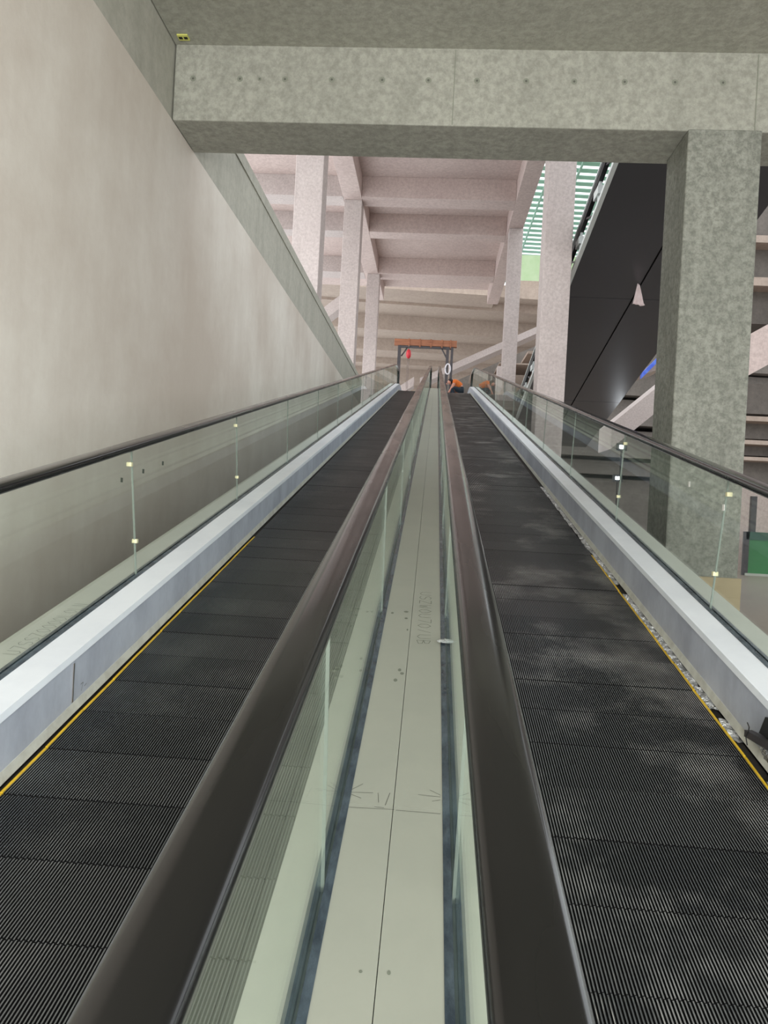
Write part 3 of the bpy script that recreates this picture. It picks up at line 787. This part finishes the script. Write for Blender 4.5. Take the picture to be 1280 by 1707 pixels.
# body coordinates relative to the empty: facing -X
V = []; E = []; Rr = []
def jv(p, r, link=None):
    V.append(Vector(p)); Rr.append(r)
    if link is not None: E.append((link, len(V) - 1))
    return len(V) - 1
pel = jv((.17, 0, .34), (.15, .13))
wst = jv((.10, 0, .46), (.135, .12), pel)
chs = jv((-.02, 0, .58), (.15, .14), wst)
nck = jv((-.11, -.01, .64), (.055, .055), chs)
nk2 = jv((-.16, -.02, .645), (.055, .055), nck)
hd1 = jv((-.20, -.03, .63), (.08, .085), nk2)
hd2 = jv((-.25, -.04, .575), (.085, .095), hd1)
hd3 = jv((-.275, -.04, .52), (.06, .07), hd2)
for s in (-1, 1):
    sh = jv((-.07, s * .17, .60), (.06, .06), chs)
    el = jv((-.16, s * .21, .40), (.042, .042), sh)
    wr = jv((-.28, s * .16, .20), (.03, .028), el)
    pm = jv((-.32, s * .14, .135), (.034, .018), wr)
    for k, (dy, l) in enumerate(((-.03, .065), (-.01, .078), (.01, .073), (.03, .058))):
        f1 = jv((-.335, s * .14 + dy, .095), .0095, pm)
        f2 = jv((-.33, s * .14 + dy * 1.1, .095 - l * .5), .0085, f1)
        f3 = jv((-.315, s * .14 + dy * 1.1, .095 - l * .95), .0075, f2)
    th = jv((-.31, s * .10, .13), .011, pm); jv((-.325, s * .085, .085), .009, th)
for s in (-1, 1):
    hp = jv((.16, s * .10, .30), (.095, .10), pel)
    kn = jv((-.20, s * .17, .40), (.062, .062), hp)
    md_ = jv((-.14, s * .165, .24), (.055, .06), kn)
    an = jv((-.08, s * .16, .08), (.04, .042), md_)
    jv((-.20, s * .17, .035), (.04, .03), an)
skin_obj('body', V, E, Rr, M['skin'], pr, 0, 2)
# shirt
sv = [(.125, 0, .44), (.09, 0, .475), (-.02, 0, .585), (-.085, -.005, .632), (-.075, -.17, .60), (-.125, -.2, .49), (-.075, .17, .60), (-.125, .2, .49)]
skin_obj('shirt', sv, [(0, 1), (1, 2), (2, 3), (2, 4), (4, 5), (2, 6), (6, 7)], [(.152, .138), (.155, .14), (.168, .158), (.075, .075), (.076, .076), (.056, .056), (.076, .076), (.056, .056)], M['orange'], pr, 0)
tv = [(.18, 0, .34), (.11, 0, .45), (.17, -.10, .30), (-.19, -.17, .40), (-.135, -.165, .24), (-.085, -.16, .11), (.17, .10, .30), (-.19, .17, .40), (-.135, .165, .24), (-.085, .16, .11)]
skin_obj('trousers', tv, [(0, 1), (0, 2), (2, 3), (3, 4), (4, 5), (0, 6), (6, 7), (7, 8), (8, 9)], [(.172, .152), (.152, .135), (.112, .118), (.078, .078), (.07, .074), (.06, .062), (.112, .118), (.078, .078), (.07, .074), (.06, .062)], M['trouser'], pr, 0)
for s in (-1, 1):
    skin_obj('shoe', [(-.06, s * .16, .045), (-.14, s * .165, .045), (-.23, s * .172, .035)], [(0, 1), (1, 2)], [(.05, .045), (.052, .045), (.045, .034)], M['shoe'], pr, 0)
def rel(name, mb, mat, smooth=True):
    o = mb.build(name, mat, None, smooth=smooth); o.parent = pr; return o
hc = Vector((-.225, -.035, .605))
bm = bmesh.new(); bmesh.ops.create_icosphere(bm, subdivisions=3, radius=1)
hv = Vector((-.055, -.01, -.10)).normalized()        # direction from crown to chin
hm = MB(); keep = {}
for v in bm.verts:
    dd = v.co.normalized(); keep[v.index] = dd.dot(Vector((-.75, 0, -.66))) < .25
    hm.v.append(tuple(hc + Vector((dd.x * .105, dd.y * .098, dd.z * .105)) * (1 + .05 * noise.noise(dd * 6))))
for f in bm.faces:
    if all(keep[v.index] for v in f.verts): hm.f.append(tuple(v.index for v in f.verts)); hm.mi.append(0)
bm.free()
o = rel('hair', hm, M['hair']); md = o.modifiers.new('thick', 'SOLIDIFY'); md.thickness = .012
def ball(name, c, r, mat, sc=(1, 1, 1)):
    bm = bmesh.new(); bmesh.ops.create_icosphere(bm, subdivisions=2, radius=1); m2 = MB()
    m2.v = [tuple(Vector(c) + Vector((v.co.x * r * sc[0], v.co.y * r * sc[1], v.co.z * r * sc[2]))) for v in bm.verts]
    m2.f = [tuple(v.index for v in f.verts) for f in bm.faces]; m2.mi = [0] * len(m2.f); bm.free()
    return rel(name, m2, mat)
ball('nose', (-.345, -.045, .53), .016, M['skin'], (1.1, .8, 1.3))
for s in (-1, 1):
    ball('eye', (-.333, -.045 + s * .032, .565), .011, M['hair'])
    ball('ear', (-.235, -.04 + s * .092, .575), .024, M['skin'], (.8, .4, 1.2))
pr.scale = (1.18, 1.18, 1.2)
ball('mouth', (-.333, -.043, .488), .017, M['red'], (.4, 1.2, .35))

# ---------------------------------------------------------------- light
world = bpy.data.worlds.new('world'); scene.world = world; world.use_nodes = True
bg = world.node_tree.nodes['Background']
bg.inputs['Color'].default_value = (0.93, 0.97, 1.0, 1); bg.inputs['Strength'].default_value = 1.0
sun = bpy.data.lights.new('sun', 'SUN'); sun.energy = 0.6; sun.angle = math.radians(35); sun.color = (1, .95, .93)
so = bpy.data.objects.new('sun', sun); COL.objects.link(so)
so.rotation_euler = Vector((1.0, .55, -.50)).to_track_quat('-Z', 'Y').to_euler()

fl = bpy.data.lights.new('added_fill_light', 'AREA'); fl.shape = 'RECTANGLE'; fl.size = 4.0; fl.size_y = 2.0; fl.energy = 480; fl.color = (1, .99, .96)  # unseen soft area light added behind the camera to brighten beam, ceiling and wall
fo = bpy.data.objects.new('added_fill_light', fl); COL.objects.link(fo); fo.location = (.6, -4.6, -.2)
fo.rotation_euler = Vector((-.1, 1, .42)).to_track_quat('-Z', 'Y').to_euler()
scene.view_settings.view_transform = 'Standard'; scene.view_settings.look = 'None'
scene.view_settings.gamma = 1; scene.view_settings.use_curve_mapping = False
scene.view_settings.exposure = 0.98
scene.render.film_transparent = False
scene.cycles.use_denoising = True
scene.cycles.max_bounces = 10; scene.cycles.diffuse_bounces = 5; scene.cycles.glossy_bounces = 5; scene.cycles.transparent_max_bounces = 24
